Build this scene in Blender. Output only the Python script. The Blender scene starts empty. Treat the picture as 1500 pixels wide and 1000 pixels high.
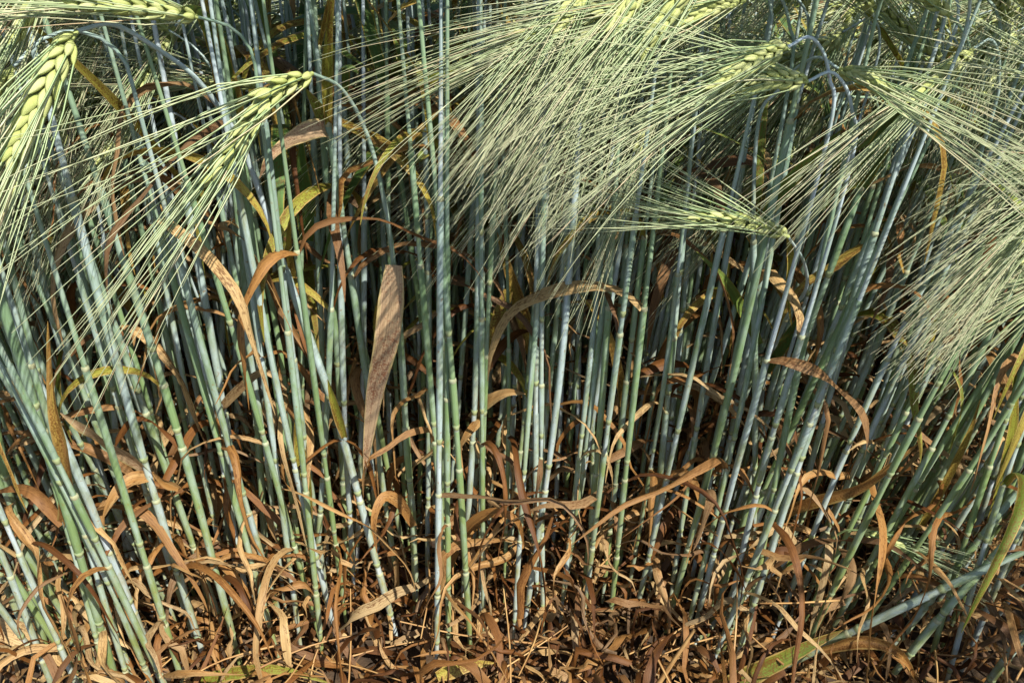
import bpy, math, random
import numpy as np
from mathutils import Matrix, Vector

R = math.radians
rng = np.random.default_rng(11)
random.seed(11)
scn = bpy.context.scene
COL = scn.collection

# ------------------------------------------------------------------ camera
K = 1.3                                     # metres per unit of the tracing below
CAM_H, PITCH, FPX = 0.55 * K, R(35.0), 1250.0
cam_d = bpy.data.cameras.new('camera')
cam_d.sensor_width = 36.0
cam_d.lens = 36.0 * FPX / 1500.0
cam_d.clip_start, cam_d.clip_end = 0.01, 500.0
cam = bpy.data.objects.new('camera', cam_d)
COL.objects.link(cam)
cam.location = (0, 0, CAM_H)
cam.rotation_euler = (math.pi / 2 - PITCH, 0, 0)
scn.camera = cam

# ------------------------------------------------------------------ sky, sun, exposure
SUN_ELEV, SUN_AZ = R(53.0), R(40.0)          # azimuth: from behind the viewer, turned to the right
world = bpy.data.worlds.new('World')
scn.world = world
world.use_nodes = True
wn = world.node_tree
bg = wn.nodes['Background']
sky = wn.nodes.new('ShaderNodeTexSky')
sky.sky_type = 'NISHITA'
sky.sun_disc = False
sky.sun_elevation = SUN_ELEV
sky.sun_rotation = math.pi - SUN_AZ
wn.links.new(sky.outputs[0], bg.inputs[0])
bg.inputs[1].default_value = 0.085
sun_d = bpy.data.lights.new('sun', 'SUN')
sun_d.energy = 5.0
sun_d.angle = R(0.53)
sun_d.color = (1.0, 0.93, 0.81)
sun = bpy.data.objects.new('sun', sun_d)
COL.objects.link(sun)
sun_vec = Vector((math.sin(SUN_AZ) * math.cos(SUN_ELEV), -math.cos(SUN_AZ) * math.cos(SUN_ELEV), math.sin(SUN_ELEV)))
sun.location = sun_vec * 3
sun.rotation_euler = sun_vec.to_track_quat('Z', 'Y').to_euler()
scn.view_settings.view_transform = 'Standard'
scn.view_settings.look = 'None'
scn.view_settings.exposure = 0.96
scn.view_settings.gamma = 1.0
scn.view_settings.use_curve_mapping = False
cy = scn.cycles
cy.use_denoising = True
cy.denoiser = 'OPENIMAGEDENOISE'
cy.denoising_input_passes = 'RGB_ALBEDO_NORMAL'
cy.max_bounces = 6
cy.diffuse_bounces = 4
cy.transmission_bounces = 4
cy.glossy_bounces = 2
cy.sample_clamp_indirect = 4.0
scn.render.filter_size = 1.2

# ------------------------------------------------------------------ pixels to points
CP, SP = math.cos(PITCH), math.sin(PITCH)
def ray(px, py):
    a, b = (px - 750) / FPX, -(py - 500) / FPX
    return np.array([a, CP + b * SP, -SP + b * CP])
def PY(px, py, y):                       # the point of that pixel's ray at distance y over the ground
    d = ray(px, py)
    return np.array([0, 0, CAM_H]) + d * (y * K / d[1])
def PZ(px, py, z):                       # ... at height z
    d = ray(px, py)
    return np.array([0, 0, CAM_H]) + d * ((z * K - CAM_H) / d[2])
def to_px(p):
    q = np.asarray(p) - np.array([0, 0, CAM_H])
    dep = q[1] * CP - q[2] * SP
    up = q[1] * SP + q[2] * CP
    if dep < 0.02: return (-9999, -9999, dep)
    return (750 + FPX * q[0] / dep, 500 - FPX * up / dep, dep)

def unit(v):
    v = np.asarray(v, float)
    return v / max(np.linalg.norm(v), 1e-9)
def catmull(pts, per=8):
    p = np.asarray(pts, float)
    if len(p) == 2:
        t = np.linspace(0, 1, per + 1)[:, None]
        return p[0] * (1 - t) + p[1] * t
    q = np.vstack([2 * p[0] - p[1], p, 2 * p[-1] - p[-2]])
    out = []
    for i in range(1, len(q) - 2):
        for k in range(per):
            t = k / per
            a, b, c, d = q[i - 1], q[i], q[i + 1], q[i + 2]
            out.append(0.5 * ((2 * b) + (c - a) * t + (2 * a - 5 * b + 4 * c - d) * t * t + (3 * b - a - 3 * c + d) * t ** 3))
    out.append(p[-1])
    return np.array(out)
def arclen(path):
    return np.concatenate([[0], np.cumsum(np.linalg.norm(np.diff(path, axis=0), axis=1))])
def sample(path, s):
    L = arclen(path)
    s = np.clip(np.atleast_1d(s), 0, L[-1])
    return np.stack([np.interp(s, L, path[:, k]) for k in range(3)], axis=1)
def tangents(path):
    t = np.gradient(path, axis=0)
    return t / np.maximum(np.linalg.norm(t, axis=1, keepdims=True), 1e-9)

# ------------------------------------------------------------------ materials
def new_mat(name):
    m = bpy.data.materials.new(name)
    m.use_nodes = True
    nt = m.node_tree
    return m, nt, nt.nodes['Principled BSDF'], nt.nodes['Material Output']
def nd(nt, kind, **kw):
    n = nt.nodes.new(kind)
    for k, v in kw.items():
        setattr(n, k, v)
    return n
def ramp(nt, fac, stops, interp='LINEAR'):
    r = nd(nt, 'ShaderNodeValToRGB')
    cr = r.color_ramp
    cr.interpolation = interp
    while len(cr.elements) < len(stops): cr.elements.new(0.5)
    for e, (p, c) in zip(cr.elements, stops):
        e.position = p
        e.color = (c[0], c[1], c[2], 1) if not isinstance(c, (int, float)) else (c, c, c, 1)
    nt.links.new(fac, r.inputs[0])
    return r.outputs[0]
def mix(nt, fac, a, b, mode='MIX'):
    m = nd(nt, 'ShaderNodeMix', data_type='RGBA', blend_type=mode)
    for sock, v in ((m.inputs[0], fac), (m.inputs[6], a), (m.inputs[7], b)):
        if isinstance(v, (int, float)): sock.default_value = v
        elif isinstance(v, tuple): sock.default_value = (v[0], v[1], v[2], 1)
        else: nt.links.new(v, sock)
    return m.outputs[2]
def math_(nt, op, a, b=None, c=None):
    m = nd(nt, 'ShaderNodeMath', operation=op)
    for i, v in enumerate((a, b, c)):
        if v is None: continue
        if isinstance(v, (int, float)): m.inputs[i].default_value = v
        else: nt.links.new(v, m.inputs[i])
    return m.outputs[0]
def attr(nt, name):
    return nd(nt, 'ShaderNodeAttribute', attribute_name=name).outputs['Fac']
def uv_noise(nt, su, sv, scale=1.0, detail=3.0, rough=0.6, shift=True):
    """noise on (around, along) coordinates; su and sv scale them, the piece's own number shifts it"""
    uv = nd(nt, 'ShaderNodeUVMap', uv_map='uv').outputs[0]
    mp = nd(nt, 'ShaderNodeMapping')
    mp.inputs['Scale'].default_value = (su, sv, 1)
    nt.links.new(uv, mp.inputs[0])
    out = mp.outputs[0]
    n = nd(nt, 'ShaderNodeTexNoise', noise_dimensions='4D')
    n.inputs['Scale'].default_value = scale
    n.inputs['Detail'].default_value = detail
    n.inputs['Roughness'].default_value = rough
    nt.links.new(out, n.inputs['Vector'])
    nt.links.new(math_(nt, 'MULTIPLY', attr(nt, 'rnd'), 37.0), n.inputs['W'])
    return n.outputs['Fac']
def bump(nt, h, bsdf, strength=0.3, dist=0.0005):
    b = nd(nt, 'ShaderNodeBump')
    b.inputs['Strength'].default_value = strength
    b.inputs['Distance'].default_value = dist
    nt.links.new(h, b.inputs['Height'])
    nt.links.new(b.outputs[0], bsdf.inputs['Normal'])
def thin(nt, bsdf, out, color, amount):
    """leaf-like: some light comes through"""
    tr = nd(nt, 'ShaderNodeBsdfTranslucent')
    nt.links.new(color, tr.inputs[0])
    ms = nd(nt, 'ShaderNodeMixShader')
    ms.inputs[0].default_value = amount
    nt.links.new(bsdf.outputs[0], ms.inputs[1])
    nt.links.new(tr.outputs[0], ms.inputs[2])
    nt.links.new(ms.outputs[0], out.inputs[0])

def stem_material(name, low, mid, top, bloom):
    m, nt, b, o = new_mat(name)
    h = attr(nt, 'hgt'); r = attr(nt, 'rnd')
    jit = math_(nt, 'ADD', h, math_(nt, 'MULTIPLY', math_(nt, 'SUBTRACT', r, 0.5), 0.35))
    c = ramp(nt, jit, [(0.06, low), (0.36, tuple((np.array(low) * 0.45 + np.array(mid) * 0.55).tolist())), (0.62, mid), (1.0, top)])
    st = uv_noise(nt, 26, 14, 1.0, 3)                         # veins along the stem
    c = mix(nt, ramp(nt, st, [(0.3, 0.0), (0.7, 1.0)]), mix(nt, 0.72, c, (0.05, 0.11, 0.06)), c) if False else mix(nt, ramp(nt, st, [(0.34, 0.55), (0.60, 0.0)]), c, (0.09, 0.15, 0.07))
    wx = uv_noise(nt, 2.2, 38, 1.0, 4, 0.65)                  # wax bloom rubbed off in patches
    wx = math_(nt, 'ADD', wx, math_(nt, 'MULTIPLY', math_(nt, 'SUBTRACT', 0.55, r), 0.30))
    c = mix(nt, ramp(nt, wx, [(0.38, 0.0), (0.70, 0.85)]), c, bloom)
    sp = uv_noise(nt, 5, 260, 1.0, 2, 0.5)                    # small rust flecks
    c = mix(nt, ramp(nt, sp, [(0.64, 0.0), (0.72, 0.75)]), c, (0.22, 0.13, 0.05))
    dt = uv_noise(nt, 1.5, 22, 1.0, 5, 0.7)                   # yellowed and dirty stretches
    c = mix(nt, ramp(nt, dt, [(0.54, 0.0), (0.70, 0.55)]), c, (0.30, 0.25, 0.10))
    c = mix(nt, math_(nt, 'MULTIPLY', math_(nt, 'POWER', r, 1.5), 0.65), c, (0.19, 0.29, 0.10))
    nt.links.new(c, b.inputs['Base Color'])
    b.inputs['Roughness'].default_value = 0.42
    b.inputs['Specular IOR Level'].default_value = 0.4
    bump(nt, st, b, 0.6, 0.0005)
    return m
M = {}
M['culm'] = stem_material('waxy_culm', (0.32, 0.30, 0.08), (0.23, 0.33, 0.22), (0.23, 0.34, 0.34), (0.48, 0.57, 0.65))
M['sheath'] = stem_material('green_sheath', (0.30, 0.27, 0.07), (0.17, 0.27, 0.13), (0.17, 0.29, 0.25), (0.40, 0.50, 0.55))

def node_material():
    m, nt, b, o = new_mat('pale_node')
    uv = nd(nt, 'ShaderNodeUVMap', uv_map='uv').outputs[0]
    sx = nd(nt, 'ShaderNodeSeparateXYZ'); nt.links.new(uv, sx.inputs[0])
    n = uv_noise(nt, 6, 3, 1.0, 3)
    c = ramp(nt, sx.outputs[1], [(0.0, (0.34, 0.40, 0.36)), (0.24, (0.12, 0.15, 0.08)), (0.40, (0.30, 0.36, 0.17)), (0.75, (0.33, 0.39, 0.20)), (1.0, (0.20, 0.28, 0.15))])
    c = mix(nt, ramp(nt, n, [(0.5, 0.0), (0.75, 0.7)]), c, (0.22, 0.13, 0.05))
    nt.links.new(c, b.inputs['Base Color'])
    b.inputs['Roughness'].default_value = 0.5
    return m
M['node'] = node_material()
def plain(name, a, c2, su, sv, rough=0.5, trans=0.0, lo=0.35, hi=0.65):
    m, nt, b, o = new_mat(name)
    n = uv_noise(nt, su, sv, 1.0, 3)
    c = mix(nt, ramp(nt, n, [(lo, 0.0), (hi, 1.0)]), a, c2)
    nt.links.new(c, b.inputs['Base Color'])
    b.inputs['Roughness'].default_value = rough
    b.inputs['Specular IOR Level'].default_value = 0.35
    if trans: thin(nt, b, o, c, trans)
    return m
M['collar'] = plain('cream_collar', (0.34, 0.39, 0.26), (0.28, 0.27, 0.15), 3, 120)

def leaf_material(name, base_stops, spots, spot_col, spot_scale, edge, trans, vein_dark=0.5, rough=0.55, grey=None):
    m, nt, b, o = new_mat(name)
    r = attr(nt, 'rnd')
    big = uv_noise(nt, 1.6, 16, 1.0, 4, 0.6)
    f = math_(nt, 'ADD', math_(nt, 'MULTIPLY', r, 0.80), math_(nt, 'SUBTRACT', math_(nt, 'MULTIPLY', big, 0.55), 0.12))
    c = ramp(nt, f, base_stops)
    if grey: c = mix(nt, ramp(nt, math_(nt, 'FRACT', math_(nt, 'MULTIPLY', r, 7.31)), [(0.5, 0.0), (0.98, 0.5)]), c, grey)
    vein = uv_noise(nt, 30, 6, 1.0, 2)
    c = mix(nt, ramp(nt, vein, [(0.35, vein_dark), (0.6, 0.0)]), c, tuple(x * 0.45 for x in spot_col))
    if spots > 0:
        sn = uv_noise(nt, 9, spot_scale * 1.7, 1.0, 4, 0.7)
        dens = uv_noise(nt, 1.2, 22, 1.0, 2)
        f2 = math_(nt, 'ADD', sn, math_(nt, 'MULTIPLY', math_(nt, 'SUBTRACT', dens, 0.5), 0.55))
        c = mix(nt, ramp(nt, f2, [(0.58 - spots * 0.2, 0.0), (0.70 - spots * 0.2, 0.85)]), c, spot_col)
    if edge is not None:
        uv = nd(nt, 'ShaderNodeUVMap', uv_map='uv').outputs[0]
        sx = nd(nt, 'ShaderNodeSeparateXYZ'); nt.links.new(uv, sx.inputs[0])
        d = math_(nt, 'ABSOLUTE', math_(nt, 'SUBTRACT', sx.outputs[0], 0.5))
        d = math_(nt, 'ADD', d, math_(nt, 'MULTIPLY', math_(nt, 'SUBTRACT', uv_noise(nt, 1.0, 60, 1.0, 3), 0.5), 0.35))
        c = mix(nt, ramp(nt, d, [(0.40, 0.0), (0.47, 0.85)]), c, edge)
    nt.links.new(c, b.inputs['Base Color'])
    b.inputs['Roughness'].default_value = rough
    b.inputs['Specular IOR Level'].default_value = 0.3
    bump(nt, vein, b, 0.5, 0.0006)
    thin(nt, b, o, c, trans)
    return m
M['dry'] = leaf_material('dry_leaf', [(0.15, (0.080, 0.030, 0.008)), (0.38, (0.21, 0.088, 0.022)), (0.64, (0.37, 0.19, 0.058)), (0.88, (0.56, 0.39, 0.18))],
                         0.25, (0.10, 0.036, 0.010), 150, None, 0.25, grey=(0.30, 0.24, 0.15))
M['mottled'] = leaf_material('mottled_leaf', [(0.15, (0.13, 0.21, 0.03)), (0.45, (0.33, 0.36, 0.05)), (0.75, (0.48, 0.37, 0.08)), (0.95, (0.42, 0.22, 0.07))],
                             0.62, (0.150, 0.060, 0.014), 380, (0.40, 0.27, 0.09), 0.30)
M['green'] = leaf_material('green_leaf', [(0.2, (0.055, 0.135, 0.030)), (0.55, (0.10, 0.22, 0.05)), (0.9, (0.22, 0.30, 0.06))],
                           0.20, (0.16, 0.09, 0.02), 300, (0.32, 0.26, 0.06), 0.28)
M['rusted'] = leaf_material('rusted_leaf', [(0.2, (0.36, 0.26, 0.11)), (0.6, (0.46, 0.33, 0.17)), (0.95, (0.58, 0.42, 0.26))], 0.36, (0.24, 0.09, 0.045), 420, (0.50, 0.40, 0.18), 0.2)
M['straw'] = plain('straw', (0.44, 0.29, 0.12), (0.20, 0.09, 0.03), 4, 30, 0.5)

def awn_material():
    m, nt, b, o = new_mat('awn')
    r = attr(nt, 'rnd'); h = attr(nt, 'hgt')
    c = ramp(nt, r, [(0.0, (0.25, 0.38, 0.18)), (0.35, (0.42, 0.54, 0.29)), (0.65, (0.58, 0.63, 0.40)), (0.85, (0.68, 0.60, 0.40)), (1.0, (0.50, 0.32, 0.17))])
    c = mix(nt, math_(nt, 'MULTIPLY', h, 0.45), c, (0.58, 0.52, 0.36))
    nt.links.new(c, b.inputs['Base Color'])
    b.inputs['Roughness'].default_value = 0.4
    b.inputs['Specular IOR Level'].default_value = 0.5
    thin(nt, b, o, c, 0.3)
    return m
M['awn'] = awn_material()
def grain_material():
    m, nt, b, o = new_mat('grain')
    uv = nd(nt, 'ShaderNodeUVMap', uv_map='uv').outputs[0]
    sx = nd(nt, 'ShaderNodeSeparateXYZ'); nt.links.new(uv, sx.inputs[0])
    oi = nd(nt, 'ShaderNodeObjectInfo').outputs['Random']
    r = math_(nt, 'FRACT', math_(nt, 'ADD', oi, attr(nt, 'rnd')))
    c = ramp(nt, sx.outputs[1], [(0.0, (0.40, 0.46, 0.16)), (0.45, (0.60, 0.63, 0.29)), (0.8, (0.55, 0.58, 0.28)), (1.0, (0.38, 0.45, 0.2))])
    c = mix(nt, math_(nt, 'MULTIPLY', r, 0.75), c, (0.36, 0.42, 0.10))
    v = nd(nt, 'ShaderNodeTexNoise'); v.inputs['Scale'].default_value = 900; bump(nt, v.outputs['Fac'], b, 0.5, 0.0006)
    c = mix(nt, ramp(nt, v.outputs['Fac'], [(0.42, 0.25), (0.6, 0.0)]), c, (0.2, 0.27, 0.07))
    nt.links.new(c, b.inputs['Base Color'])
    b.inputs['Roughness'].default_value = 0.45
    b.inputs['Subsurface Weight'].default_value = 0.0
    thin(nt, b, o, c, 0.12)
    return m
M['grain'] = grain_material()
def soil_material():
    m, nt, b, o = new_mat('soil')
    tc = nd(nt, 'ShaderNodeTexCoord').outputs['Object']
    n = nd(nt, 'ShaderNodeTexNoise'); n.inputs['Scale'].default_value = 60; n.inputs['Detail'].default_value = 8
    nt.links.new(tc, n.inputs['Vector'])
    c = ramp(nt, n.outputs['Fac'], [(0.3, (0.014, 0.008, 0.004)), (0.7, (0.065, 0.038, 0.018))])
    nt.links.new(c, b.inputs['Base Color'])
    b.inputs['Roughness'].default_value = 0.9
    bump(nt, n.outputs['Fac'], b, 0.8, 0.01)
    return m
M['soil'] = soil_material()

# ------------------------------------------------------------------ mesh collecting
class Geo:
    def __init__(s):
        s.V, s.F, s.U, s.r, s.h, s.mi, s.n, s.mats = [], [], [], [], [], [], 0, []
    def slot(s, mat):
        if mat not in s.mats: s.mats.append(mat)
        return s.mats.index(mat)
    def add(s, V, F, U, mat, rnd, hgt):
        """V (n,3), F (m,4), U (m,4,2); rnd and hgt: numbers or (n,) arrays"""
        n = len(V)
        s.V.append(V); s.F.append(F + s.n); s.U.append(U)
        s.r.append(np.broadcast_to(np.asarray(rnd, float), (n,))); s.h.append(np.broadcast_to(np.asarray(hgt, float), (n,)))
        s.mi.append(np.full(len(F), s.slot(mat)))
        s.n += n
    def mesh(s, name, origin=(0, 0, 0)):
        V = np.concatenate(s.V) - np.asarray(origin); F = np.concatenate(s.F); U = np.concatenate(s.U)
        me = bpy.data.meshes.new(name)
        me.vertices.add(len(V)); me.vertices.foreach_set('co', V.astype(np.float32).ravel())
        me.loops.add(F.size); me.loops.foreach_set('vertex_index', F.astype(np.int32).ravel())
        me.polygons.add(len(F)); me.polygons.foreach_set('loop_start', np.arange(0, F.size, 4, dtype=np.int32))
        me.polygons.foreach_set('material_index', np.concatenate(s.mi).astype(np.int32))
        me.polygons.foreach_set('use_smooth', np.ones(len(F), bool))
        uv = me.uv_layers.new(name='uv'); uv.data.foreach_set('uv', U.astype(np.float32).ravel())
        for nm, a in (('rnd', s.r), ('hgt', s.h)):
            at = me.attributes.new(nm, 'FLOAT', 'POINT'); at.data.foreach_set('value', np.concatenate(a).astype(np.float32))
        for m in s.mats: me.materials.append(M[m])
        me.update(calc_edges=True)
        return me
    def obj(s, name, parent=None, origin=(0, 0, 0), kind=None):
        o = bpy.data.objects.new(name, s.mesh(name, origin))
        COL.objects.link(o)
        if parent is not None: o.parent = parent
        if kind: o['kind'] = kind
        return o

def tubes(G, paths, radii, sides, mat, rnd, hgt, ref=None, vscale=1.0):
    """K tubes at once: paths (K,S,3), radii (K,S), rnd (K,), hgt (K,S)"""
    paths = np.asarray(paths, float)
    if paths.ndim == 2: paths = paths[None]
    K, S, _ = paths.shape
    radii = np.broadcast_to(np.asarray(radii, float), (K, S))
    t = np.gradient(paths, axis=1); t /= np.maximum(np.linalg.norm(t, axis=2, keepdims=True), 1e-9)
    if ref is None:
        ref = np.where(np.abs(t[:, :1, 2:3]) > 0.9, np.array([1.0, 0, 0]), np.array([0, 0, 1.0]))
    ref = np.broadcast_to(ref, t.shape)
    n = np.cross(t, ref); n /= np.maximum(np.linalg.norm(n, axis=2, keepdims=True), 1e-9)
    b = np.cross(t, n)
    a = np.linspace(0, 2 * np.pi, sides, endpoint=False)
    V = paths[:, :, None] + radii[:, :, None, None] * (n[:, :, None] * np.cos(a)[:, None] + b[:, :, None] * np.sin(a)[:, None])
    idx = np.arange(K * S * sides).reshape(K, S, sides)
    nx = np.roll(idx, -1, axis=2)
    F = np.stack([idx[:, :-1], idx[:, 1:], nx[:, 1:], nx[:, :-1]], axis=-1).reshape(-1, 4)
    L = np.concatenate([np.zeros((K, 1)), np.cumsum(np.linalg.norm(np.diff(paths, axis=1), axis=2), axis=1)], axis=1) * vscale
    u0 = np.arange(sides) / sides; u1 = (np.arange(sides) + 1) / sides
    v0 = L[:, :-1, None]; v1 = L[:, 1:, None]
    sh = (K, S - 1, sides)
    bc = lambda x: np.broadcast_to(x, sh)
    U = np.stack([np.stack([bc(u0), bc(v0)], -1), np.stack([bc(u0), bc(v1)], -1), np.stack([bc(u1), bc(v1)], -1), np.stack([bc(u1), bc(v0)], -1)], axis=-2).reshape(-1, 4, 2)
    rr = np.broadcast_to(np.asarray(rnd, float).reshape(-1, 1, 1), (K, S, sides)).ravel()
    hh = np.broadcast_to(np.broadcast_to(np.asarray(hgt, float), (K, S))[:, :, None], (K, S, sides)).ravel()
    G.add(V.reshape(-1, 3), F, U, mat, rr, hh)

def ribbon(G, path, width, side, fold, mat, rnd, cols=5, wave=0.0):
    """a leaf blade: path (S,3), width (S,), side (S,3) unit vectors across, fold (S,) keel angle"""
    S = len(path)
    t = tangents(path)
    side = side - t * np.sum(side * t, axis=1, keepdims=True)
    side /= np.maximum(np.linalg.norm(side, axis=1, keepdims=True), 1e-9)
    up = np.cross(side, t)
    c = np.linspace(-1, 1, cols)
    fold = np.broadcast_to(fold, (S,))
    wv = wave * np.sin(np.linspace(0, 9 + 6 * rnd, S) + rnd * 9)
    V = path[:, None] + side[:, None] * (c[:, None] * (np.cos(fold) * width * 0.5)[:, None, None]) \
        + up[:, None] * ((np.abs(c)[:, None] ** 1.3) * (np.sin(fold) * width * 0.5)[:, None, None] + (c * np.abs(c))[:, None] * (wv * width)[:, None, None])
    idx = np.arange(S * cols).reshape(S, cols)
    F = np.stack([idx[:-1, :-1], idx[1:, :-1], idx[1:, 1:], idx[:-1, 1:]], axis=-1).reshape(-1, 4)
    L = arclen(path)
    u = (c + 1) / 2
    sh = (S - 1, cols - 1)
    bc = lambda x: np.broadcast_to(x, sh)
    U = np.stack([np.stack([bc(u[:-1]), bc(L[:-1, None])], -1), np.stack([bc(u[:-1]), bc(L[1:, None])], -1),
                  np.stack([bc(u[1:]), bc(L[1:, None])], -1), np.stack([bc(u[1:]), bc(L[:-1, None])], -1)], axis=-2).reshape(-1, 4, 2)
    G.add(V.reshape(-1, 3), F, U, mat, rnd, np.repeat(np.linspace(0, 1, S), cols))

def blade_width(S, W, kind='leaf'):
    s = np.linspace(0, 1, S)
    return W * np.minimum(0.62 + 1.6 * s, 1.0) * np.clip((1 - s) / 0.62, 0, 1) ** 0.75 + 0.0004
def rot_about(v, axis, ang):
    """rows of v turned about rows of axis"""
    c, s = np.cos(ang)[:, None], np.sin(ang)[:, None]
    return v * c + np.cross(axis, v) * s + axis * np.sum(axis * v, axis=1, keepdims=True) * (1 - c)

def grow_blade(G, P0, az, length, W, elev, droop, twist, fold, mat, rnd, S=13, kink=None, wander=0.4, floor=0.003, cols=5, wave=0.06, crumple=0.0):
    """a blade grown from P0: starts at angle elev, bends by droop along its length"""
    s = np.linspace(0, 1, S)
    pit = elev - droop * s ** 0.8
    if kink is not None:
        pit = pit - kink[1] / (1 + np.exp(-(s - kink[0]) * 40))
    cr = crumple * np.sin(s * (5 + 9 * rnd) + rnd * 40) + crumple * 0.6 * np.sin(s * (17 + 8 * rnd) + rnd * 91)
    pit = np.clip(pit + cr, -1.5, 1.5)
    azs = az + crumple * np.sin(s * (6 + 7 * rnd) + rnd * 63)
    azs = azs + wander * (s ** 1.5) * (1 if rnd > 0.5 else -1)
    d = np.stack([np.cos(pit) * np.cos(azs), np.cos(pit) * np.sin(azs), np.sin(pit)], axis=1)
    path = P0 + np.concatenate([np.zeros((1, 3)), np.cumsum(d[:-1] * (length / (S - 1)), axis=0)])
    low = path[:, 2] < floor
    path[low, 2] = floor + (rnd * 0.004)
    side0 = np.stack([-np.sin(azs), np.cos(azs), np.zeros(S)], axis=1)
    side = rot_about(side0, tangents(path), twist * s ** 1.2 + crumple * 1.5 * np.sin(s * 11 + rnd * 30))
    ribbon(G, path, blade_width(S, W), side, fold * (0.6 + 0.4 * s), mat, rnd, cols, wave)
    return path

def path_blade(G, pts, W, mat, rnd, face=None, twist=0.0, fold=0.5, per=6, twist0=0.0, cols=5, wave=0.05):
    """a blade laid through given points, its flat face turned to `face`"""
    path = catmull(pts, per)
    S = len(path)
    t = tangents(path)
    f = unit(face if face is not None else np.array([0, -0.75, 0.65]))
    side = np.cross(t, f)
    side /= np.maximum(np.linalg.norm(side, axis=1, keepdims=True), 1e-6)
    side = rot_about(side, t, twist0 + twist * np.linspace(0, 1, S))
    ribbon(G, path, blade_width(S, W), side, fold, mat, rnd, cols, wave)

# ------------------------------------------------------------------ grain (shared)
def grain_geo(G, mats, rnd, rings=5, sides=6):
    """teardrop along +z, unit length, at many 4x4 frames (K,3,4)"""
    K = len(mats)
    z = np.linspace(0, 1, rings)
    prof = np.interp(z, [0, 0.12, 0.38, 0.7, 0.9, 1.0], [0.10, 0.34, 0.5, 0.40, 0.17, 0.05])
    a = np.linspace(0, 2 * np.pi, sides, endpoint=False)
    loc = np.stack([prof[:, None] * np.cos(a), prof[:, None] * np.sin(a) * 0.8, np.broadcast_to(z[:, None], (rings, sides)), np.ones((rings, sides))], axis=-1).reshape(-1, 4)
    V = np.einsum('kij,nj->kni', mats, loc)
    n = rings * sides
    idx = np.arange(n).reshape(rings, sides); nx = np.roll(idx, -1, axis=1)
    F = np.stack([idx[:-1], nx[:-1], nx[1:], idx[1:]], axis=-1).reshape(-1, 4)
    F = (F[None] + (np.arange(K) * n)[:, None, None]).reshape(-1, 4)
    v0 = np.broadcast_to(z[:-1, None], (rings - 1, sides)); v1 = np.broadcast_to(z[1:, None], (rings - 1, sides))
    u0 = np.broadcast_to(np.arange(sides) / sides, (rings - 1, sides)); u1 = u0 + 1 / sides
    U = np.stack([np.stack([u0, v0], -1), np.stack([u1, v0], -1), np.stack([u1, v1], -1), np.stack([u0, v1], -1)], axis=-2).reshape(-1, 4, 2)
    U = np.tile(U, (K, 1, 1))
    G.add(V.reshape(-1, 3), F, U, 'grain', np.repeat(rnd, n), 0.5)
_g = Geo(); grain_geo(_g, np.array([[[1, 0, 0, 0], [0, 1, 0, 0], [0, 0, 1, 0]]], float), np.array([0.0]), 6, 5)
GRAIN_MESH = _g.mesh('grain')

def build_ear(axis, ref, rnd, n_nodes=15, awn_len=0.13, size=1.0, green=0.0, awn_r=0.00044, spread=1.0, droop=0.10, awn_seg=7, per_node=3, awn_sides=3, keep=1.0, roll=None):
    """ear along axis (S,3): returns grain frames (K,3,4), awn paths (K,T,3), awn radii, awn numbers"""
    T = tangents(axis)
    L = arclen(axis)
    sn = np.linspace(0.03, 0.97, n_nodes) * L[-1]
    roll = rnd * 6.28 if roll is None else roll
    frames, paths, rads, nums = [], [], [], []
    lr = np.random.default_rng(int(rnd * 1e6) + 5)
    for i, s in enumerate(sn):
        p = sample(axis, s)[0]
        t = unit(np.array([np.interp(s, L, T[:, k]) for k in range(3)]))
        a = unit(np.cross(t, ref)); b = np.cross(t, a)
        f = i / (n_nodes - 1)
        k_size = size * (0.78 + 0.35 * math.sin(math.pi * min(1, f * 0.9 + 0.12)))
        k_size *= 1.2
        for j in range(per_node):
            off = (0, -0.95, 0.95)[j]
            ang = roll + (math.pi if i % 2 else 0) + off + lr.normal(0, 0.08)
            rad = a * math.cos(ang) + b * math.sin(ang)
            phi = (0.40 if j == 0 else 0.34) * (1.0 - 0.45 * f) + lr.normal(0, 0.04)
            d = unit(t * math.cos(phi) + rad * math.sin(phi))
            base = p + rad * 0.0013 * size
            ln = 0.0096 * k_size * (1.0 if j == 0 else 0.93)
            w = 0.0046 * k_size * (0.85 + 0.3 * lr.random()) * (1.0 if j == 0 else 0.88)
            x = unit(np.cross(rad, d)); y = np.cross(d, x)
            frames.append(np.stack([x * w, y * w, d * ln, base], axis=1))
            if lr.random() > keep: continue
            psi = (0.03 + 0.13 * lr.random()) * spread
            da = unit(t * math.cos(psi) + rad * math.sin(psi) + lr.normal(0, 0.035, 3) * spread)
            tip = base + d * ln * 0.93
            q = np.linspace(0, 1, awn_seg)
            al = awn_len * (0.82 + 0.3 * lr.random()) * (1.05 - 0.25 * f)
            d0 = unit(d * 0.6 + t * 0.4)
            dirs = d0 * (1 - np.minimum(q * 5, 1))[:, None] + da * np.minimum(q * 5, 1)[:, None]
            dirs = dirs + np.array([0, 0, -1.0]) * (droop * q ** 1.3)[:, None] + rad * (lr.normal(0, 0.09) * q)[:, None] + np.cross(t, rad) * (lr.normal(0, 0.09) * q)[:, None]
            dirs /= np.linalg.norm(dirs, axis=1, keepdims=True)
            pth = tip + np.concatenate([np.zeros((1, 3)), np.cumsum(dirs[:-1] * al / (awn_seg - 1), axis=0)])
            paths.append(pth)
            rads.append(awn_r * (1.0 - 0.78 * q) * (0.85 + 0.3 * lr.random()))
            nums.append(np.clip(lr.beta(1.6, 2.2) - green * 0.4, 0, 1))
    return np.array(frames), np.array(paths), np.array(rads), np.array(nums)

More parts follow.
